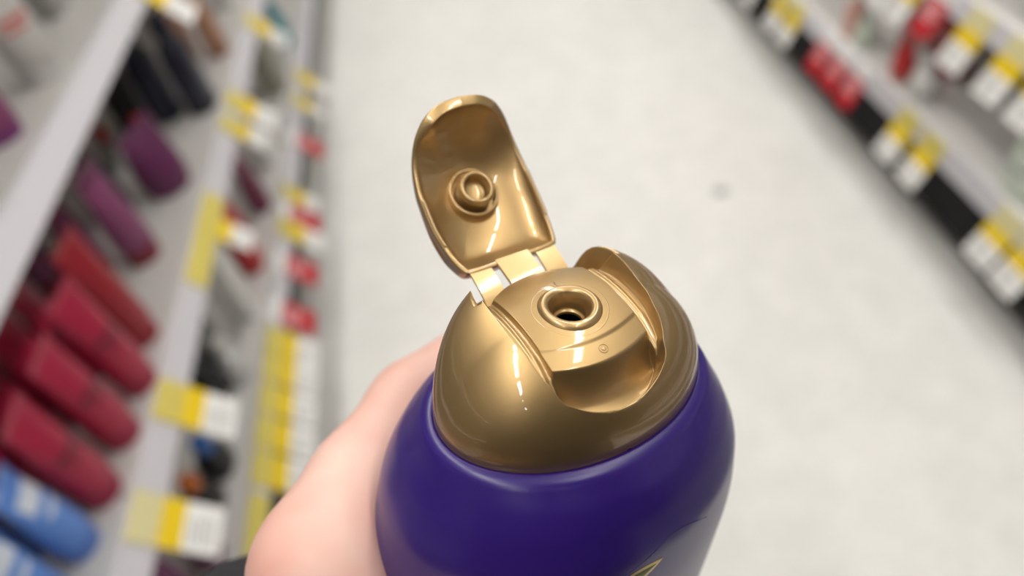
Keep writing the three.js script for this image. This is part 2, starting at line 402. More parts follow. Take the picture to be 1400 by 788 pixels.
tube('tan brown squeeze tube beyond the navy bottles', null, 0.20, 0.032, tan, tanCap, -0.655, yB, -1.93, HALF);
tube('tan brown squeeze tube second from the shelf edge', null, 0.20, 0.032, tan, tanCap, -0.74, yB, -1.95, HALF);
carton('white carton beyond the tan tubes on middle left shelf', null, 0.07, 0.16, 0.05, white, redPrint, -0.68, yB, -2.25, HALF);

// upper left shelf
const yA = LS[2];
tube('purple squeeze tube standing alone at the left edge of the frame', null, 0.12, 0.034, plum, violet, -0.672, yA, -0.985, HALF);
tube('white squeeze tube with red print standing nearest the upper shelf edge', null, 0.15, 0.036, redPrint, white, -0.66, yA, -1.155, HALF - 0.5);
tube('grey squeeze tube behind the purple tube on the upper shelf', null, 0.14, 0.034, grey, charcoal, -0.78, yA, -1.03, HALF);
carton('white carton with red print standing behind the white tube', null, 0.06, 0.13, 0.045, white, redPrint, -0.83, yA, -1.21, HALF);
bottle('white bottle with red cap at the upper left corner', null, 0.13, 0.03, 0.03, white, red, redPrint, -0.90, yA, -1.07, HALF, 0.3);
carton('pale grey carton farther along the upper left shelf', null, 0.06, 0.12, 0.05, grey, null, -0.73, yA, -1.42, HALF);
carton('white carton farther along the upper left shelf', null, 0.06, 0.12, 0.05, white, null, -0.82, yA, -1.44, HALF);

// lowest left shelf
const yC = LS[0];
bottle('black bottle with orange cap on the lowest left shelf', null, 0.10, 0.035, 0.03, black, orange, null, -0.68, yC, -0.765, HALF, 0.3);
bottle('black bottle with blue cap on the lowest left shelf', null, 0.10, 0.035, 0.03, black, blue, null, -0.67, yC, -0.845, HALF, 0.35);
tube('dark purple squeeze tube under the nearest middle shelf tag', null, 0.15, 0.032, purple, purple, -0.665, yC, -0.66, HALF);
tube('second dark purple squeeze tube at the bottom of the frame', null, 0.15, 0.032, purple, black, -0.68, yC, -0.575, HALF);
bottle('low black bottle beside the silver jar on lowest left shelf', null, 0.13, 0.036, 0.03, black, black, null, -0.70, yC, -1.04, HALF, 0.25);
bottle('short silver bottle beside the low black bottle', null, 0.12, 0.034, 0.03, silver, white, null, -0.655, yC, -1.075, HALF, 0.3);
carton('pale grey carton between the silver bottle and striped carton', null, 0.10, 0.15, 0.06, grey, null, -0.70, yC, -1.17, HALF);
carton('grey white carton with dark stripe on the lowest left shelf', null, 0.075, 0.19, 0.05, white, null, -0.665, yC, -1.265, HALF + 0.05);
tube('charcoal squeeze tube leaning beside the grey white carton', null, 0.18, 0.02, charcoal, charcoal, -0.70, yC, -1.228, HALF);
tube('bright red squeeze tube on the lowest left shelf', null, 0.18, 0.036, red, red, -0.662, yC, -1.42, HALF);
tube('wine red squeeze tube beyond the bright red one', null, 0.18, 0.034, wine, wine, -0.66, yC, -1.66, HALF);
tube('second bright red squeeze tube behind the first', null, 0.18, 0.034, red, red, -0.70, yC, -1.53, HALF);
carton('white carton beyond the wine red tube', null, 0.08, 0.16, 0.06, white, null, -0.67, yC, -1.88, HALF);
carton('olive grey carton on the lowest left shelf', null, 0.10, 0.20, 0.07, olive, null, -0.67, yC, -2.31, HALF);
bottle('teal bottle at the far end of the lowest left shelf', null, 0.16, 0.04, 0.032, teal, teal, null, -0.655, yC, -2.62, HALF, 0.25);
bottle('white bottle just before the teal bottle', null, 0.15, 0.038, 0.03, white, white, null, -0.66, yC, -2.50, HALF, 0.25);

// lowest and upper right shelves
const yR = RS[0], yU = RS[1];
bottle('white bottle with red cap and dark print at the right edge', null, 0.205, 0.052, 0.036, mint, red, greenPrint, 1.078, yR, -1.075, -HALF, 0.17);
bottle('short white bottle with white cap on the lowest right shelf', null, 0.12, 0.034, 0.028, white, white, greyPrint, 1.07, yR, -1.47, -HALF, 0.3);
tube('orange red squeeze tube standing beside the white bottle', null, 0.12, 0.032, red, tanCap, 1.075, yR, -1.575, -HALF);
carton('red carton deeper on the lowest right shelf', null, 0.08, 0.14, 0.06, red, null, 1.19, yR, -1.56, -HALF);
bottle('rose pink bottle with white cap on the lowest right shelf', null, 0.15, 0.028, 0.026, rose, white, null, 1.07, yR, -1.83, -HALF, 0.25);
bottle('pale mint bottle beside the rose pink bottle', null, 0.09, 0.028, 0.026, mint, mint, null, 1.07, yR, -1.765, -HALF, 0.3);
carton('dark grey carton deep on the lowest right shelf', null, 0.10, 0.12, 0.08, charcoal, null, 1.27, yR, -1.36, -HALF);
bottle('green bottle in the shade behind the red capped bottle', null, 0.16, 0.036, 0.03, green, green, null, 1.19, yR, -1.11, -HALF, 0.25);
bottle('white bottle standing on the upper right shelf', null, 0.14, 0.036, 0.03, white, white, null, 1.15, yU, -1.30, -HALF, 0.25);
bottle('grey bottle on the upper right shelf behind the white one', null, 0.14, 0.036, 0.03, grey, white, null, 1.24, yU, -1.16, -HALF, 0.25);

// dark round spot on the floor
{
  const sec = [[0, 0.021, 0.018], [0.0006, 0.020, 0.017], [0.0011, 0.014, 0.012]];
  const m = put('floor_spot', loft(sec, 24), mat(lin(0.26, 0.26, 0.25), 0.6), scene);
  m.position.set(0.607, 0.0002, -1.604);
  m.userData = { label: 'small round grey spot stuck to the white floor', category: 'spot' };
}

// ---------------------------------------------------------------- the held bottle (millimetres in its own frame, then metres)
const MM = 0.001;
const bottleM = new THREE.Matrix4();
{
  const xb = new THREE.Vector3(0.9020, -0.2308, -0.3651), yb = new THREE.Vector3(0.2171, 0.9728, -0.0788), zb = new THREE.Vector3();
  xb.normalize(); yb.addScaledVector(xb, -yb.dot(xb)).normalize(); zb.crossVectors(xb, yb);
  bottleM.makeBasis(xb, yb, zb).setPosition(0.0033, 1.3174, -0.0979);
}
const goldMat = mat(lin(0.44, 0.29, 0.125), 0.40, { metalness: 0.88, clearcoat: 0.8, clearcoatRoughness: 0.04 });
const purpleMat = mat(lin(0.027, 0.009, 0.15), 0.30, { specularIntensity: 1 });
const held = thing('shampoo_bottle', 'purple shampoo bottle with open gold flip cap held in a hand', 'bottle');
bottleM.decompose(held.position, held.quaternion, held.scale);
const mm = g => { g.scale(MM, MM, MM); return g; };

// body
const bodyA = table([[0, 32.0], [0.12, 32.9], [0.4, 33.7], [1.0, 34.5], [2.4, 35.4], [6, 37.4], [12, 41], [22, 45.4], [40, 48.4], [80, 48], [130, 46], [165, 43], [172, 41], [174, 38]]);
const bodyB = table([[0, 21.8], [0.12, 22.8], [0.4, 23.7], [1.0, 24.6], [2.4, 25.9], [6, 28.8], [12, 31.9], [22, 34.8], [40, 35.6], [80, 35], [130, 33.5], [165, 31], [172, 29], [174, 26]]);
{
  const rows = [], seg = 160, hs = [];
  hs.push(-1.2);
  for (let h = 0; h < 1; h += 0.06) hs.push(h);
  for (let h = 1; h <= 8; h += 0.25) hs.push(h);
  for (let h = 9; h <= 60; h += 1) hs.push(h);
  for (let h = 65; h <= 165; h += 5) hs.push(h);
  for (const h of [168, 170, 172, 173, 174]) hs.push(h);
  const ring = (h, k = 1) => { const a = bodyA(Math.max(0, h)) * k, b = bodyB(Math.max(0, h)) * k, y = -h + (h < 0 ? -2.4 : 0); const row = []; for (let i = 0; i < seg; i++) { const t = i / seg * Math.PI * 2; row.push([a * Math.cos(t), y, b * Math.sin(t)]); } return row; };
  rows.push(ring(0, 0.93).map(p => [p[0], -3, p[2]]));
  rows.push(ring(0, 0.985).map(p => [p[0], -1.0, p[2]]));
  for (const h of hs.slice(1)) rows.push(ring(h));
  rows.push(ring(174, 0.9).map(p => [p[0], -174.4, p[2]]));
  rows.push(ring(174, 0.001).map(p => [p[0], -172, p[2]]));
  const body = put('body', mm(gridGeometry(rows, true)), purpleMat, held);
  const onBody = (deg, h, off) => { const t = deg * Math.PI / 180; return new THREE.Vector3((bodyA(h) + off) * Math.sin(t) * MM, -h * MM, (bodyB(h) + off) * Math.cos(t) * MM); };
  // leaf emblem on the front of the body
  const leaf = (deg, h, len, wid, ang, off, material, name) => {
    const rws = [];
    for (let j = 0; j <= 20; j++) {
      const t = j / 20, w = wid * Math.sin(Math.PI * t) ** 0.8 * (1 - 0.3 * t), row = [];
      for (let i = 0; i <= 6; i++) {
        const s = (i / 6 * 2 - 1) * w, lx = Math.cos(ang) * len * t - Math.sin(ang) * s, ly = Math.sin(ang) * len * t + Math.cos(ang) * s;
        const v = onBody(deg + lx * 1.25, h - ly, off + 0.08 * (1 - (i / 3 - 1) ** 2));
        row.push([v.x, v.y, v.z]);
      }
      rws.push(row);
    }
    put(name, gridGeometry(rws), material, body);
  };
  const goldFoil = mat(lin(0.62, 0.45, 0.17), 0.3, { metalness: 0.6, side: THREE.DoubleSide }), leafGreen = mat(lin(0.10, 0.12, 0.02), 0.4, { side: THREE.DoubleSide });
  leaf(-14.5, 28.2, 15, 2.9, 0.30, 0.05, goldFoil, 'leaf_outline');
  leaf(-14.0, 28.1, 12.5, 1.9, 0.30, 0.12, leafGreen, 'leaf');
  // thin curved edge of the clear label
  const pts = [[-9, 23.2], [-2, 20.6], [4.4, 18.4], [10, 18.2], [16.2, 20.1], [22, 23.2]].map(([a, h]) => onBody(a, h, 0.02));
  put('label_edge', new THREE.TubeGeometry(new THREE.CatmullRomCurve3(pts), 40, 0.00010, 6), mat(lin(0.02, 0.01, 0.08), 0.4), body);
}

// cap: an oval dome with a scoop for the lid
const A0 = 32, B0 = 21.8, HD = 25.5;
const xrT = table([[-22, 14.2], [-17.8, 14.7], [-12.7, 15.9], [-5.4, 16.7], [1.6, 16.6], [6.2, 15.9]]);
const FZ = 6.2, FW = 15.9, FL = 13.3;       // the front of the scoop is a half ellipse
const scoopHalf = z => z <= FZ ? xrT(z) : FW * Math.sqrt(Math.max(0, 1 - ((z - FZ) / FL) ** 2));
function scoopDist(a, z) {                  // distance outside the outline of the scoop
  if (z <= FZ) return a - xrT(z);
  const u = a / FW, v = (z - FZ) / FL, G = Math.sqrt(u * u + v * v);
  return G < 1e-6 ? -FL : (G - 1) * G / Math.hypot(u / FW, v / FL);
}
function dome(x, z) {
  const r = Math.min(1, Math.hypot(x / A0, z / B0)), p = z < 0 ? 2 + 2 * (-z / 17.8) ** 1.5 : 2;
  const y = HD * (1 - r ** p) ** (1 / p);
  return y - 0.15 * z * y / HD;
}
const deckAt = z => 20.6 - 0.0145 * (z + 3) ** 2, CROWN = 0.005;
const deck = (z, x = 0) => deckAt(z) - CROWN * x * x;
const bowl = table([[0, 0], [0.25, -0.12], [0.6, -0.8], [1.0, -2.0], [2, -4.6], [3, -6.4], [4.5, -8.0], [6.5, -9.0], [9, -9.5], [14, -9.8]]);
const ledge = table([[0, 0], [0.15, -0.06], [0.5, -0.75], [0.9, -0.85], [1.4, -0.6], [1.9, -0.35], [2.3, -0.55], [2.8, -1.3], [3.2, -1.6]]);
const HOLE_Z = -2.3;
function scoop(x, z) {
  const a = Math.abs(x), zf = 11.3 - 0.018 * a * a, zb = -18.4 + 0.033 * a * a, t = z - zf;
  let y;
  if (t > 0) y = deck(zf, x) + bowl(t);
  else if (z < zb) y = deck(zb, x) - 5.2 * smooth(0, 1.6, zb - z);
  else y = deck(z, x);
  y -= 0.3 * smooth(6.8, 7.5, z + 0.018 * a * a);          // the front lip of the deck lies a little lower
  const back = smooth(0, 1.2, zb - z), xr = scoopHalf(z);
  if (a > 11.3 && back < 1) {                // side ledge with a small rib, running down along the ridge
    const yl = Math.min(deck(Math.min(z, 8), 11.6) - 0.95, dome(xr, z) - 2.6) + 0.42 * Math.exp(-(((a - 13.3) / 0.45) ** 2)) * smooth(17, 11, z);
    const w = smooth(11.5, 12.15, a) * (1 - back) * smooth(15.5, 11.5, z);
    y += (yl - y) * w;
  }
  const k = scoopDist(a, z) + 1.6;
  if (k > 0) y += 3.6 * k * k / (k + 0.3);
  return y;
}
function smin(a, b, k) { const h = Math.max(k - Math.abs(a - b), 0) / k; return Math.min(a, b) - h * h * k / 4; }
function capTop(x, z) { return smin(dome(x, z), scoop(x, z), 0.45 + 0.9 * smooth(15.5, 19, z)); }
const capGroup = put('cap', (() => {
  const zs = [];
  const N = 230;
  for (let j = 0; j <= N; j++) zs.push(B0 * 0.9995 * Math.sin((j / N - 0.5) * Math.PI * 0.5) / Math.sin(Math.PI * 0.25));
  // pull rows closer together towards both ends
  for (let j = 0; j <= N; j++) { const t = zs[j] / B0; zs[j] = B0 * 0.9998 * Math.sign(t) * (1 - (1 - Math.abs(t)) ** (1 + 0.6 * smooth(0.75, 1, Math.abs(t)))); }
  const knots = [0, 0.68, 0.70, 0.78, 0.87, 0.92, 0.965, 1.0, 1.03], counts = [34, 5, 14, 10, 8, 10, 12, 6];
  const frac = [0];
  for (let k = 0; k < counts.length; k++) for (let i = 1; i <= counts[k]; i++) frac.push(knots[k] + (knots[k + 1] - knots[k]) * i / counts[k]);
  const OUT = 46, rows = [];
  for (const z of zs) {
    const xe = A0 * Math.sqrt(Math.max(0, 1 - (z / B0) ** 2)), xr = clamp(scoopHalf(z), 0.35 * xe, 0.9 * xe);
    const half = frac.map(f => f * xr);
    const last = half[half.length - 1], s0 = Math.asin(last / xe);
    for (let i = 1; i <= OUT; i++) { const t = i / OUT; half.push(xe * Math.sin(s0 + (HALF - s0) * (1 - (1 - t) ** 1.25))); }
    const row = [];
    for (let i = half.length - 1; i > 0; i--) row.push(-half[i]);
    for (const h of half) row.push(h);
    rows.push(row.map(x => { const r = Math.hypot(x / A0, z / B0); return [x, r >= 0.99999 ? 0 : Math.max(0, capTop(x, z)), z]; }));
  }
  const top = gridGeometry(rows.reverse(), false, null, (p, q) => Math.hypot(p[0] + q[0], p[2] + q[2] - 2 * HOLE_Z) / 2 < 5.9);
  {                                        // near the rim the normals are those of the oval dome
    const p = top.attributes.position, n = top.attributes.normal;
    for (let i = 0; i < p.count; i++) {
      const x = p.getX(i), y = p.getY(i), z = p.getZ(i);
      if (z > 0 && Math.hypot(x / A0, z / B0) > 0.965) { const v = new THREE.Vector3(x / A0 ** 2, y / HD ** 2, z / B0 ** 2).normalize(); n.setXYZ(i, v.x, v.y, v.z); }
    }
  }
  const skirt = [];
  for (const [k, y] of [[1, 0.05], [1, -0.4], [0.995, -0.8], [0.985, -2.5]]) {
    const row = [];
    for (let i = 0; i < 160; i++) { const t = -i / 160 * Math.PI * 2; row.push([A0 * k * Math.cos(t), y, B0 * k * Math.sin(t)]); }
    skirt.push(row);
  }
  return mm(mergeGeometries([top, gridGeometry(skirt.reverse(), true)]));
})(), goldMat, held);
// spout: raised ring and tapered hole in the deck
{
  const prof = [[3.0, -5.0], [2.95, -4.5], [3.1, -4.25], [3.45, -4.1], [3.6, -3.7], [3.75, -2.6], [3.95, -1.4], [4.2, -0.6], [4.6, 0.25], [5.2, 0.72], [5.8, 0.82], [6.3, 0.6], [6.7, 0.2], [6.95, -0.12], [7.2, -0.25], [7.5, -0.22], [7.8, -0.05], [8.1, 0.03], [8.3, -0.05]];
  const fy = table(prof.slice(7)), rows = [];
  const list = prof.slice(0, 7);
  for (let r = 4.2; r <= 8.3; r += 0.08) list.push([r, fy(r)]);
  for (const [r, y] of list) {
    const row = [];
    for (let i = 0; i < 96; i++) { const t = i / 96 * Math.PI * 2, x = r * Math.cos(t), z = HOLE_Z - r * Math.sin(t); row.push([x, y + (r > 4 ? deck(z, x) : deck(HOLE_Z)), z]); }
    rows.push(row);
  }
  const g = gridGeometry(rows.reverse(), true);
  put('spout', mm(g), goldMat, capGroup);
  // moulding marks: a gate vestige behind the spout and a small round ejector mark on the deck
  const m1 = []; for (const [z, w] of [[-11.4, 0.9], [-10.9, 0.75], [-10.2, 0.45], [-9.4, 0.5], [-8.6, 0.75]]) { const row = []; for (let i = 0; i <= 8; i++) { const s = i / 8 * 2 - 1; row.push([1.2 + s * w, deck(z) + 0.16 * Math.sqrt(Math.max(0, 1 - s * s)) - 0.02, z]); } m1.push(row); }
  put('moulding_mark', mm(gridGeometry(m1.reverse())), goldMat, capGroup);
  const ring = new THREE.TorusGeometry(0.95, 0.10, 8, 28).rotateX(HALF + 0.34).translate(0.4, deck(9.4) - 0.28, 9.4);
  const dot = new THREE.SphereGeometry(0.5, 14, 8).scale(1, 0.25, 1).translate(0.4, deck(9.4) - 0.3, 9.4);
  put('moulding_mark', mm(mergeGeometries([ring, dot])), goldMat, capGroup);
}

// flip lid, built closed and then swung open about its rear edge
const lid = new THREE.Group();
lid.name = 'flip_lid';
held.add(lid);
const PIV = [0, 18, -18.5];
lid.position.set(0, 17.2 * MM, -26.2 * MM);
lid.rotation.x = -144 * Math.PI / 180;
const lidGeo = g => { g.translate(-PIV[0], -PIV[1], -PIV[2]); return mm(g); };
{
  // plan outline, from the tip round to the tip
  const halfW = table([[-18.6, 12.0], [-17.5, 12.6], [-12, 13.9], [-5, 14.5], [1.6, 14.4], [6.2, 13.9], [10, 13.1], [13.5, 11.7], [16, 9.7], [17.6, 7.0], [18.4, 4.0], [18.7, 0]]);
  const side = [];
  const ZS = []; for (let z = -18.6; z < 10; z += 0.5) ZS.push(z);
  for (let k = 0; k <= 40; k++) ZS.push(10 + 8.7 * Math.sin(k / 40 * HALF));
  for (const z of ZS) side.push([halfW(z), z]);
  const outline = [];
  for (let k = 0; k <= 24; k++) { const u = Math.sin((k / 12 - 1) * HALF); outline.push([12 * u, -18.6 - 0.9 * Math.sqrt(Math.max(0, 1 - u ** 6))]); }   // rear edge
  for (const p of side.slice(1)) outline.push(p);
  for (const p of side.slice(1, -1).reverse()) outline.push([-p[0], p[1]]);
  const n = outline.length, cx = 0, cz = -1;
  const lidTop = (x, z) => { const zz = Math.max(z, -15); return Math.max(dome(x, zz), 0) + 0.15 + (z < -15 ? (z + 15) * 0.55 : 0); };
  const rimY = table([[-19.6, 17.2], [-14, 18.8], [-5, 19.9], [2, 19.6], [7, 18.6], [10, 17.2], [14, 13.6], [17, 10.2], [18.8, 8.4]]);
  const inset = z => 1.0 + 1.5 * smooth(12, 17.5, z);
  const nor = outline.map((p, i) => { const a = outline[(i + n - 1) % n], b = outline[(i + 1) % n]; const dx = b[0] - a[0], dz = b[1] - a[1], l = Math.hypot(dx, dz) || 1; return [dz / l, -dx / l]; });
  const sgn = nor[40][0] * outline[40][0] > 0 ? 1 : -1;
  const rows = [];
  const K = 26;
  const scaled = (p, f) => [cx + (p[0] - cx) * f, cz + (p[1] - cz) * f];
  for (let k = 0; k <= K; k++) { const f = 0.002 + (0.99 - 0.002) * k / K; rows.push(outline.map(p => { const q = scaled(p, f); return [q[0], lidTop(q[0], q[1]), q[1]]; })); }
  const topAt = p => Math.max(lidTop(p[0], p[1]), rimY(p[1]) + 1.2);
  for (const [t, out] of [[0.06, 0], [0.16, 0.12], [0.4, 0.2], [0.7, 0.2], [0.93, 0.12], [1, -0.05]])
    rows.push(outline.map((p, i) => { const y0 = topAt(p), y1 = rimY(p[1]); return [p[0] + sgn * nor[i][0] * out, y0 + (y1 - y0) * t, p[1] + sgn * nor[i][1] * out]; }));
  for (const [t, dy] of [[0.12, -0.08], [0.5, -0.1], [0.88, -0.08], [1, 0.05]])
    rows.push(outline.map((p, i) => { const d = inset(p[1]) * t; return [p[0] - sgn * nor[i][0] * d, rimY(p[1]) + dy, p[1] - sgn * nor[i][1] * d]; }));
  const innerEdge = outline.map((p, i) => { const d = inset(p[1]); return [p[0] - sgn * nor[i][0] * d, p[1] - sgn * nor[i][1] * d]; });
  for (let k = 1; k <= 34; k++) {
    const f = Math.max(0.002, Math.cos(k / 34 * HALF) ** 0.9), rise = (1 - f ** 5) ** 0.5;
    rows.push(innerEdge.map((p, i) => { const e = scaled(p, f), an = Math.atan2(p[1] - cz, p[0]), er = 1 / Math.hypot(Math.cos(an) / 12.2, Math.sin(an) / 16) * f, bl = 0.75 * smooth(0, 0.5, 1 - f), q = [e[0] + (Math.cos(an) * er - e[0]) * bl, e[1] + (cz + Math.sin(an) * er - e[1]) * bl], yc = lidTop(q[0], q[1]) - 1.3, yr = rimY(outline[i][1]) + 0.05; return [q[0], yr + (Math.max(yc, yr) - yr) * rise, q[1]]; }));
  }
  const g = gridGeometry(rows.reverse(), true);
  put('lid_shell', lidGeo(g), goldMat, lid);
  const ceilY = lidTop(0, HOLE_Z + 2.8) - 1.3;
  // plug: a low outer ring and a taller hollow peg
  const lathe = (pts, seg = 64) => { const gg = new THREE.LatheGeometry(pts.map(p => new THREE.Vector2(p[0], p[1])), seg); gg.scale(1.12, 1, 1.12); gg.translate(0, ceilY, HOLE_Z + 2.8); return gg; };
  const ringP = [[6.4, 0.5], [5.9, -0.2], [5.65, -0.8], [5.55, -1.8], [5.4, -2.1], [5.1, -2.15], [4.85, -2.0], [4.75, -1.6], [4.7, 0.4]];
  const pegP = [[4.6, 0.6], [4.1, -0.4], [3.95, -1.5], [4.0, -3.2], [4.05, -4.0], [3.9, -4.7], [3.5, -5.15], [3.1, -5.2], [2.8, -4.9], [2.7, -4.2], [2.6, -2.2], [2.3, -1.5], [1.5, -1.2], [0.01, -1.1]];
  const spl = P => new THREE.SplineCurve(P.map(p => new THREE.Vector2(p[0], p[1]))).getPoints(60).map(v => [Math.max(0.01, v.x), v.y]);
  const m1 = put('plug_ring', lidGeo(lathe(spl(ringP))), goldMat, lid); m1.material = goldMat;
  put('plug', lidGeo(lathe(spl(pegP))), goldMat, lid);
  // small steps along both side rims
  for (const s of [-1, 1]) {
    const rws = [];
    for (let z = -11; z <= 1.01; z += 0.5) {
      const w = halfW(z) - 0.9, y = rimY(z), ang = 0;
      rws.push([[s * w, y - 0.05, z], [s * w, y - 0.75, z], [s * (w + 0.65), y - 0.75, z], [s * (w + 0.65), y - 0.05, z]].map(p => p));
    }
    const gg = gridGeometry(s > 0 ? rws : rws.reverse());
    const caps = [rws[0], rws[rws.length - 1]].map(q => gridGeometry([[q[0], q[1]], [q[3], q[2]]]));
    put('side_rib', lidGeo(mergeGeometries([gg, ...caps].map(q => q.toNonIndexed())).clone()), goldMat, lid);
  }
}
// film hinge: two straps and a middle bar between the cap and the lid
{
  const strap = (x0, x1, P, th) => {
    const curve = new THREE.CatmullRomCurve3(P.map(p => new THREE.Vector3(0, p[0], p[1]))), rws = [], N = 14;
    for (let k = 0; k <= N; k++) {
      const c = curve.getPoint(k / N), t = curve.getTangent(k / N), ny = -t.z, nz = t.y;
      const q = (x, s) => [x, c.y + ny * th * s, c.z + nz * th * s];
      rws.push([q(x0, -0.5), q(x1, -0.5), q(x1, 0.5), q(x0, 0.5)]);
    }
    const g = gridGeometry(rws, true).toNonIndexed(); g.computeVertexNormals();
    return mm(g);
  };
  const hingeMat = mat(lin(0.56, 0.38, 0.16), 0.34, { metalness: 0.4, clearcoat: 0.7, clearcoatRoughness: 0.08, side: THREE.DoubleSide });
  for (const s of [-1, 1]) put('hinge_strap', strap(s < 0 ? -11.2 : 5.9, s < 0 ? -5.9 : 11.2, [[13.2, -17.6], [14.6, -19.4], [16.0, -22.5], [17.2, -26.2]], 0.7), hingeMat, capGroup);
  put('hinge_bar', strap(-4.3, 4.3, [[14.6, -16.4], [16.0, -18.6], [16.8, -22.0], [17.6, -26.2]], 0.9), hingeMat, capGroup);
}

// ---------------------------------------------------------------- the person holding bottle and phone
// smooth union of tapered capsules meshed on a grid (surface nets)
function capsules(bones, joints) {
  return bones.map(([a, b]) => { const A = joints[a], B = joints[b]; const d = [B[0] - A[0], B[1] - A[1], B[2] - A[2]]; return { A, d, l2: d[0] * d[0] + d[1] * d[1] + d[2] * d[2] || 1e-9, ra: A[3], rb: B[3] }; });
}
function fieldOf(caps, k) {
  return (x, y, z) => {
    let s = 0, m = 1e9; const ds = [];
    for (const c of caps) {
      const px = x - c.A[0], py = y - c.A[1], pz = z - c.A[2];
      const t = clamp((px * c.d[0] + py * c.d[1] + pz * c.d[2]) / c.l2, 0, 1);
      const v = Math.hypot(px - c.d[0] * t, py - c.d[1] * t, pz - c.d[2] * t) - (c.ra + (c.rb - c.ra) * t);
      if (v < m) m = v;
      ds.push(v);
    }
    if (m > k * 6) return m;
    for (const v of ds) if (v - m < k * 8) s += Math.exp(-(v - m) / k);
    return m - k * Math.log(s);
  };
}
function surfaceNet(f, lo, hi, cell) {
  const n = lo.map((v, i) => Math.ceil((hi[i] - v) / cell) + 1), [nx, ny, nz] = n;
  const val = new Float32Array(nx * ny * nz), id = (i, j, k) => (k * ny + j) * nx + i;
  for (let k = 0; k < nz; k++) for (let j = 0; j < ny; j++) for (let i = 0; i < nx; i++) val[id(i, j, k)] = f(lo[0] + i * cell, lo[1] + j * cell, lo[2] + k * cell);
  const vert = new Int32Array(nx * ny * nz).fill(-1), pos = [], idx = [];
  for (let k = 0; k < nz - 1; k++) for (let j = 0; j < ny - 1; j++) for (let i = 0; i < nx - 1; i++) {
    let c = 0, sx = 0, sy = 0, sz = 0;
    const g = (a, b, d) => val[id(i + a, j + b, k + d)];
    const edge = (a, b, d, e, q, r) => { const u = g(a, b, d), v = g(e, q, r); if ((u < 0) !== (v < 0)) { const t = u / (u - v); sx += a + (e - a) * t; sy += b + (q - b) * t; sz += d + (r - d) * t; c++; } };
    for (const p of [0, 1]) for (const q of [0, 1]) { edge(0, p, q, 1, p, q); edge(p, 0, q, p, 1, q); edge(p, q, 0, p, q, 1); }
    if (c) { vert[id(i, j, k)] = pos.length / 3; pos.push(lo[0] + (i + sx / c) * cell, lo[1] + (j + sy / c) * cell, lo[2] + (k + sz / c) * cell); }
  }
  const quad = (a, b, c, d, flip) => { if (a < 0 || b < 0 || c < 0 || d < 0) return; flip ? idx.push(a, c, b, a, d, c) : idx.push(a, b, c, a, c, d); };
  for (let k = 1; k < nz - 1; k++) for (let j = 1; j < ny - 1; j++) for (let i = 1; i < nx - 1; i++) {
    const v = val[id(i, j, k)] < 0;
    if (v !== (val[id(i + 1, j, k)] < 0)) quad(vert[id(i, j - 1, k - 1)], vert[id(i, j, k - 1)], vert[id(i, j, k)], vert[id(i, j - 1, k)], !v);
    if (v !== (val[id(i, j + 1, k)] < 0)) quad(vert[id(i - 1, j, k - 1)], vert[id(i - 1, j, k)], vert[id(i, j, k)], vert[id(i, j, k - 1)], !v);
    if (v !== (val[id(i, j, k + 1)] < 0)) quad(vert[id(i - 1, j - 1, k)], vert[id(i, j - 1, k)], vert[id(i, j, k)], vert[id(i - 1, j, k)], !v);
  }
  const g = new THREE.BufferGeometry();
  g.setAttribute('position', new THREE.Float32BufferAttribute(pos, 3));
  g.setIndex(idx);
  const nor = new Float32Array(pos.length), e = cell * 0.5;
  for (let i = 0; i < pos.length; i += 3) {
    const [x, y, z] = [pos[i], pos[i + 1], pos[i + 2]];
    const v = new THREE.Vector3(f(x + e, y, z) - f(x - e, y, z), f(x, y + e, z) - f(x, y - e, z), f(x, y, z + e) - f(x, y, z - e)).normalize();
    nor[i] = v.x; nor[i + 1] = v.y; nor[i + 2] = v.z;
  }
  g.setAttribute('normal', new THREE.BufferAttribute(nor, 3));
  return g;
}
function bounds(joints, pad) {
  const lo = [1e9, 1e9, 1e9], hi = [-1e9, -1e9, -1e9];
  for (const j of Object.values(joints)) for (let a = 0; a < 3; a++) { lo[a] = Math.min(lo[a], j[a] - j[3] - pad); hi[a] = Math.max(hi[a], j[a] + j[3] + pad); }
  return [lo, hi];
}
const toWorld = (x, y, z, r) => { const v = new THREE.Vector3(x * MM, y * MM, z * MM).applyMatrix4(bottleM); return [v.x, v.y, v.z, r * MM]; };
// left hand: fingers round the back of the bottle, thumb on its front below the frame
const LH = {};
const addL = o => { for (const [k, v] of Object.entries(o)) LH[k] = toWorld(...v); };
addL({
  fore: [-79, -122, -31, 26], wrist: [-73, -102, -16, 21], heel: [-70, -86, 12, 17],
  im: [-59, -44, -12, 11.2], ix: [-43.5, -40, -28.5, 9.4], ip: [-22, -36, -41.5, 8.8], id: [-3, -36, -46, 8.4], it: [14, -37, -44.5, 7.4],
  mm: [-62, -61, -12, 11.5], mp: [-27, -54, -42, 9.4], md: [-4, -55, -46, 8.6], mt: [16, -56, -44.5, 7.5],
  rm: [-62, -78, -10, 11.5], rp: [-29, -73, -41, 9], rd: [-8, -74, -45.5, 8.2], rt: [10, -75, -44.5, 7.2],
  lm: [-61, -94, -6, 10.5], lp: [-35, -92, -38, 8], ld: [-19, -92, -43, 7.2], lt: [-4, -92, -43.5, 6.5],
  cmc: [-72, -82, 22, 15], thmcp: [-66, -64, 36, 12.5], thip: [-42, -58, 46, 10], thtip: [-18, -56, 49.5, 8.2], web: [-60, -58, 8, 10],
});
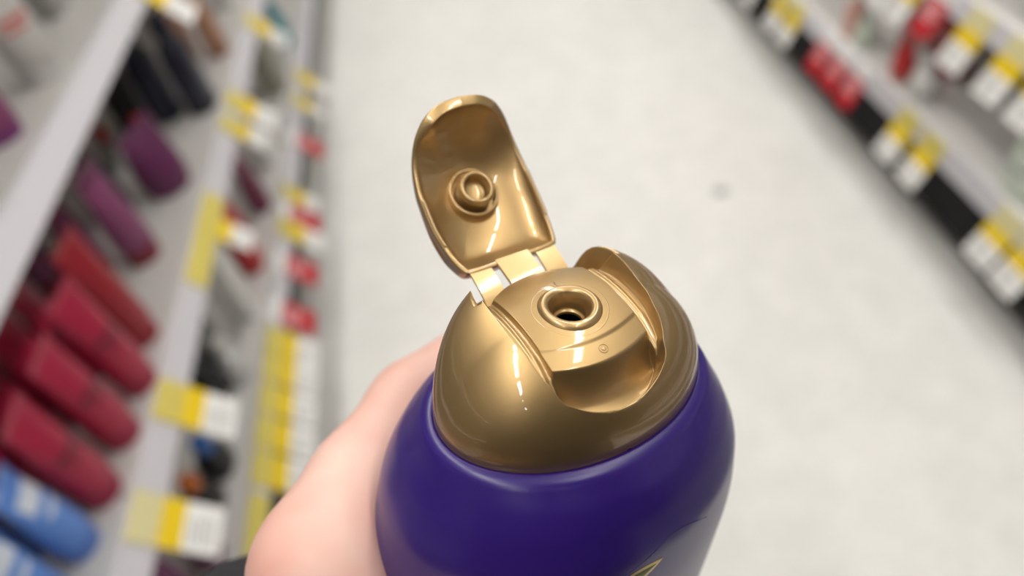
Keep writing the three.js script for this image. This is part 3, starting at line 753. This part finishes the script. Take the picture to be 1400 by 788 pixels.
const handBones = [['fore', 'wrist'], ['wrist', 'heel'], ['wrist', 'cmc'], ['heel', 'im'], ['heel', 'mm'], ['wrist', 'rm'], ['wrist', 'lm'], ['im', 'mm'], ['mm', 'rm'], ['rm', 'lm'], ['heel', 'cmc'], ['cmc', 'thmcp'], ['thmcp', 'thip'], ['thip', 'thtip'], ['cmc', 'web'], ['web', 'im'], ['web', 'thmcp'], ['web', 'heel'],
  ['im', 'ix'], ['ix', 'ip'], ['ip', 'id'], ['id', 'it'], ['mm', 'mp'], ['mp', 'md'], ['md', 'mt'], ['rm', 'rp'], ['rp', 'rd'], ['rd', 'rt'], ['lm', 'lp'], ['lp', 'ld'], ['ld', 'lt']];
const handF0 = fieldOf(capsules(handBones, LH), 0.0045);
const handGeo = surfaceNet(handF0, ...bounds(LH, 0.012), 0.003);

// right hand at the right end of the phone, in the phone's own frame (x along its length, y up its face, z towards the person)
const camToWorld = (x, y, z, r) => { const v = CAM.clone().addScaledVector(camX, x * MM).addScaledVector(camY, y * MM).addScaledVector(camZ, z * MM); return [v.x, v.y, v.z, r * MM]; };
const RH = {};
for (const [k, v] of Object.entries({
  fore: [235, -120, 95, 26], wrist: [210, -75, 60, 24], heel: [190, -50, 36, 19], cmc: [182, -62, 30, 15], thmcp: [160, -66, 27, 11.5], thip: [135, -50, 24, 9.5], thtip: [116, -36, 22, 8],
  im: [178, 8, 20, 12], ip: [160, 22, -12, 9], id: [142, 16, -14, 8], it: [124, 8, -12.5, 7.2],
  mm: [184, -12, 20, 12], mp: [168, -6, -13, 9], md: [148, -10, -14, 8], mt: [130, -13, -12.5, 7.2],
  rm: [186, -30, 20, 11.5], rp: [168, -26, -13, 8.8], rd: [150, -29, -14, 8], rt: [134, -31, -12.5, 7],
  lm: [185, -48, 20, 10.5], lp: [168, -45, -12, 8], ld: [153, -47, -13, 7.2], lt: [140, -48, -12, 6.5],
})) RH[k] = camToWorld(...v);
const rightBones = [['fore', 'wrist'], ['wrist', 'heel'], ['wrist', 'cmc'], ['cmc', 'thmcp'], ['thmcp', 'thip'], ['thip', 'thtip'], ['heel', 'im'], ['heel', 'mm'], ['heel', 'rm'], ['heel', 'lm'], ['im', 'mm'], ['mm', 'rm'], ['rm', 'lm'],
  ['im', 'ip'], ['ip', 'id'], ['id', 'it'], ['mm', 'mp'], ['mp', 'md'], ['md', 'mt'], ['rm', 'rp'], ['rp', 'rd'], ['rd', 'rt'], ['lm', 'lp'], ['lp', 'ld'], ['ld', 'lt']];
const rightGeo = surfaceNet(fieldOf(capsules(rightBones, RH), 0.003), ...bounds(RH, 0.01), 0.0035);

// body, in metres; the person stands behind the camera
const PX = 0.02, PZ = 0.29;
const J = {
  lw: [LH.wrist[0], LH.wrist[1], LH.wrist[2], 0.026], lf: [...LH.fore.slice(0, 3), 0.029], le: [-0.215, 1.07, 0.10, 0.042], ls: [PX - 0.19, 1.40, PZ - 0.04, 0.062],
  rw: [RH.wrist[0], RH.wrist[1], RH.wrist[2], 0.026], rf: [...RH.fore.slice(0, 3), 0.030], re: [0.33, 1.14, 0.20, 0.042], rs: [PX + 0.19, 1.40, PZ - 0.04, 0.062],
  neck: [PX, 1.47, PZ - 0.01, 0.058], skull: [PX, 1.64, PZ - 0.03, 0.088], jaw: [PX, 1.575, PZ - 0.075, 0.052], brow: [PX, 1.66, PZ - 0.055, 0.072],
  chl: [PX - 0.08, 1.30, PZ, 0.125], chr: [PX + 0.08, 1.30, PZ, 0.125], wal: [PX - 0.07, 1.08, PZ, 0.105], war: [PX + 0.07, 1.08, PZ, 0.105],
  hil: [PX - 0.09, 0.93, PZ, 0.115], hir: [PX + 0.09, 0.93, PZ, 0.115], kl: [PX - 0.11, 0.50, PZ - 0.01, 0.062], kr: [PX + 0.11, 0.50, PZ - 0.01, 0.062],
  al: [PX - 0.11, 0.10, PZ + 0.02, 0.042], ar: [PX + 0.11, 0.10, PZ + 0.02, 0.042], tl: [PX - 0.13, 0.045, PZ - 0.15, 0.035], tr: [PX + 0.13, 0.045, PZ - 0.15, 0.035], hl: [PX - 0.11, 0.04, PZ + 0.05, 0.036], hr: [PX + 0.11, 0.04, PZ + 0.05, 0.036],
};
const torso = [['ls', 'rs'], ['chl', 'chr'], ['chl', 'wal'], ['chr', 'war'], ['wal', 'war'], ['ls', 'chl'], ['rs', 'chr'], ['wal', 'hil'], ['war', 'hir'], ['hil', 'hir']];
const arms = [['ls', 'le'], ['le', 'lf'], ['rs', 're'], ['re', 'rf']];
const legs = [['hil', 'kl'], ['hir', 'kr'], ['kl', 'al'], ['kr', 'ar'], ['hil', 'hir']];
const feet = [['al', 'tl'], ['ar', 'tr'], ['al', 'hl'], ['ar', 'hr'], ['hl', 'tl'], ['hr', 'tr']];
const inflate = d => Object.fromEntries(Object.entries(J).map(([k, v]) => [k, [v[0], v[1], v[2], v[3] + d]]));
const pick = (bones, set) => Object.fromEntries([...new Set(bones.flat())].map(k => [k, set[k]]));
function figure(bones, grow, k, cell, pad = 0.03) { const set = inflate(grow); return surfaceNet(fieldOf(capsules(bones, set), k), ...bounds(pick(bones, set), pad), cell); }
const skinMat = mat(0xffffff, 0.5, { specularIntensity: 0.6, vertexColors: true });
function mottle(g) {                     // pink and paler blotches of skin
  const p = g.attributes.position, c = new Float32Array(p.count * 3);
  const n3 = (x, y, z, f) => { const u = x * f, v = y * f, w = z * f; const i = Math.floor(u), j = Math.floor(v), k = Math.floor(w), e = t => t * t * (3 - 2 * t), a = e(u - i), b = e(v - j), d = e(w - k); let r = 0; for (let q = 0; q < 8; q++) { const X = q & 1, Y = q >> 1 & 1, Z = q >> 2; r += hash(i + X, j + Y, (k + Z) * 7 + 3) * (X ? a : 1 - a) * (Y ? b : 1 - b) * (Z ? d : 1 - d); } return r; };
  for (let i = 0; i < p.count; i++) {
    const x = p.getX(i), y = p.getY(i), z = p.getZ(i), m = 0.6 * (n3(x, y, z, 70) - 0.5) + 0.4 * (n3(x, y, z, 230) - 0.5);
    c[i * 3] = 0.72 - 0.05 * m; c[i * 3 + 1] = 0.435 - 0.20 * m; c[i * 3 + 2] = 0.36 - 0.18 * m;
  }
  g.setAttribute('color', new THREE.BufferAttribute(c, 3));
  return g;
}
{
  const person = thing('person', 'person in black sleeve gripping the purple bottle with one bare hand', 'person');
  const bodyGeo = figure([...torso, ...arms, ['lf', 'lw'], ['rf', 'rw'], ...legs, ...feet, ['chl', 'neck'], ['chr', 'neck'], ['neck', 'skull'], ['neck', 'jaw']], -0.006, 0.012, 0.016);
  // head with brow, nose, mouth, eyes and ears on a finer grid
  const h = {};
  const hd = (k, x, y, z, r) => { h[k] = [PX + x, 1.64 + y, PZ - 0.03 + z, r]; };
  hd('a', 0, 0.03, 0.01, 0.088); hd('b', 0, 0.02, -0.03, 0.078); hd('c', 0, -0.075, -0.05, 0.045); hd('d', 0, -0.09, -0.062, 0.034);
  hd('n1', 0, 0.0, -0.108, 0.009); hd('n2', 0, -0.035, -0.122, 0.012); hd('el', -0.032, 0.005, -0.094, 0.014); hd('er', 0.032, 0.005, -0.094, 0.014);
  hd('ml', -0.02, -0.066, -0.095, 0.008); hd('mr', 0.02, -0.066, -0.095, 0.008); hd('al', -0.084, -0.01, 0.0, 0.012); hd('al2', -0.088, 0.02, 0.008, 0.013); hd('ar', 0.084, -0.01, 0.0, 0.012); hd('ar2', 0.088, 0.02, 0.008, 0.013);
  hd('k1', 0, -0.05, 0.0, 0.06); hd('k2', 0, -0.17, 0.03, 0.056);
  const headBones = [['a', 'b'], ['b', 'c'], ['c', 'd'], ['n1', 'n2'], ['el', 'el'], ['er', 'er'], ['ml', 'mr'], ['al', 'al2'], ['ar', 'ar2'], ['k1', 'k2'], ['a', 'k1']];
  const headGeo = surfaceNet(fieldOf(capsules(headBones, h), 0.004), ...bounds(h, 0.015), 0.006);
  put('body', mottle(mergeGeometries([bodyGeo, handGeo, rightGeo, headGeo])), skinMat, person);
  const cloth = mat(lin(0.014, 0.014, 0.016), 0.85, { sheen: 0.3, sheenRoughness: 0.6 });
  put('jacket', figure([...torso, ...arms, ['chl', 'neck'], ['chr', 'neck']].map(b => b.map(k => k)), 0.012, 0.02, 0.016), cloth, person).userData.label = 'black jacket with long sleeves';
  put('trousers', figure(legs, 0.010, 0.012, 0.016), mat(lin(0.02, 0.024, 0.04), 0.9), person);
  put('shoe', figure([['al', 'tl'], ['al', 'hl'], ['hl', 'tl']], 0.006, 0.008, 0.012), mat(lin(0.03, 0.03, 0.03), 0.6), person);
  put('shoe', figure([['ar', 'tr'], ['ar', 'hr'], ['hr', 'tr']], 0.006, 0.008, 0.012), mat(lin(0.03, 0.03, 0.03), 0.6), person);
  const hair = { a: [PX, 1.70, PZ - 0.01, 0.086], b: [PX, 1.665, PZ + 0.03, 0.078], c: [PX, 1.60, PZ + 0.035, 0.062] };
  put('hair', surfaceNet(fieldOf(capsules([['a', 'b'], ['b', 'c']], hair), 0.01), ...bounds(hair, 0.02), 0.01), mat(lin(0.03, 0.018, 0.01), 0.6), person);
}
// the phone that takes the picture: the camera looks out of its lens
{
  const o = thing('smartphone', 'black smartphone held level in front of the person', 'phone');
  o.quaternion.copy(camera.quaternion);
  o.position.copy(camToWorldV(66, -24, 10));
  put('body', new RoundedBoxGeometry(0.163, 0.077, 0.0085, 4, 0.004), mat(lin(0.015, 0.015, 0.017), 0.3), o);
  const rim = new THREE.CylinderGeometry(0.0085, 0.009, 0.002, 32).rotateX(HALF);
  for (const [x, y] of [[-0.066, 0.024], [-0.066, 0.0], [-0.066, -0.024]]) { const m = put('lens', rim, mat(lin(0.02, 0.02, 0.025), 0.1), o); m.position.set(x, y, -0.0052); }
  const scr = put('display', box(-0.077, 0.077, -0.034, 0.034, 0.00425, 0.0046), mat(lin(0.01, 0.01, 0.012), 0.08), o);
}
function camToWorldV(x, y, z) { return CAM.clone().addScaledVector(camX, x * MM).addScaledVector(camY, y * MM).addScaledVector(camZ, z * MM); }

renderer.render(scene, camera);
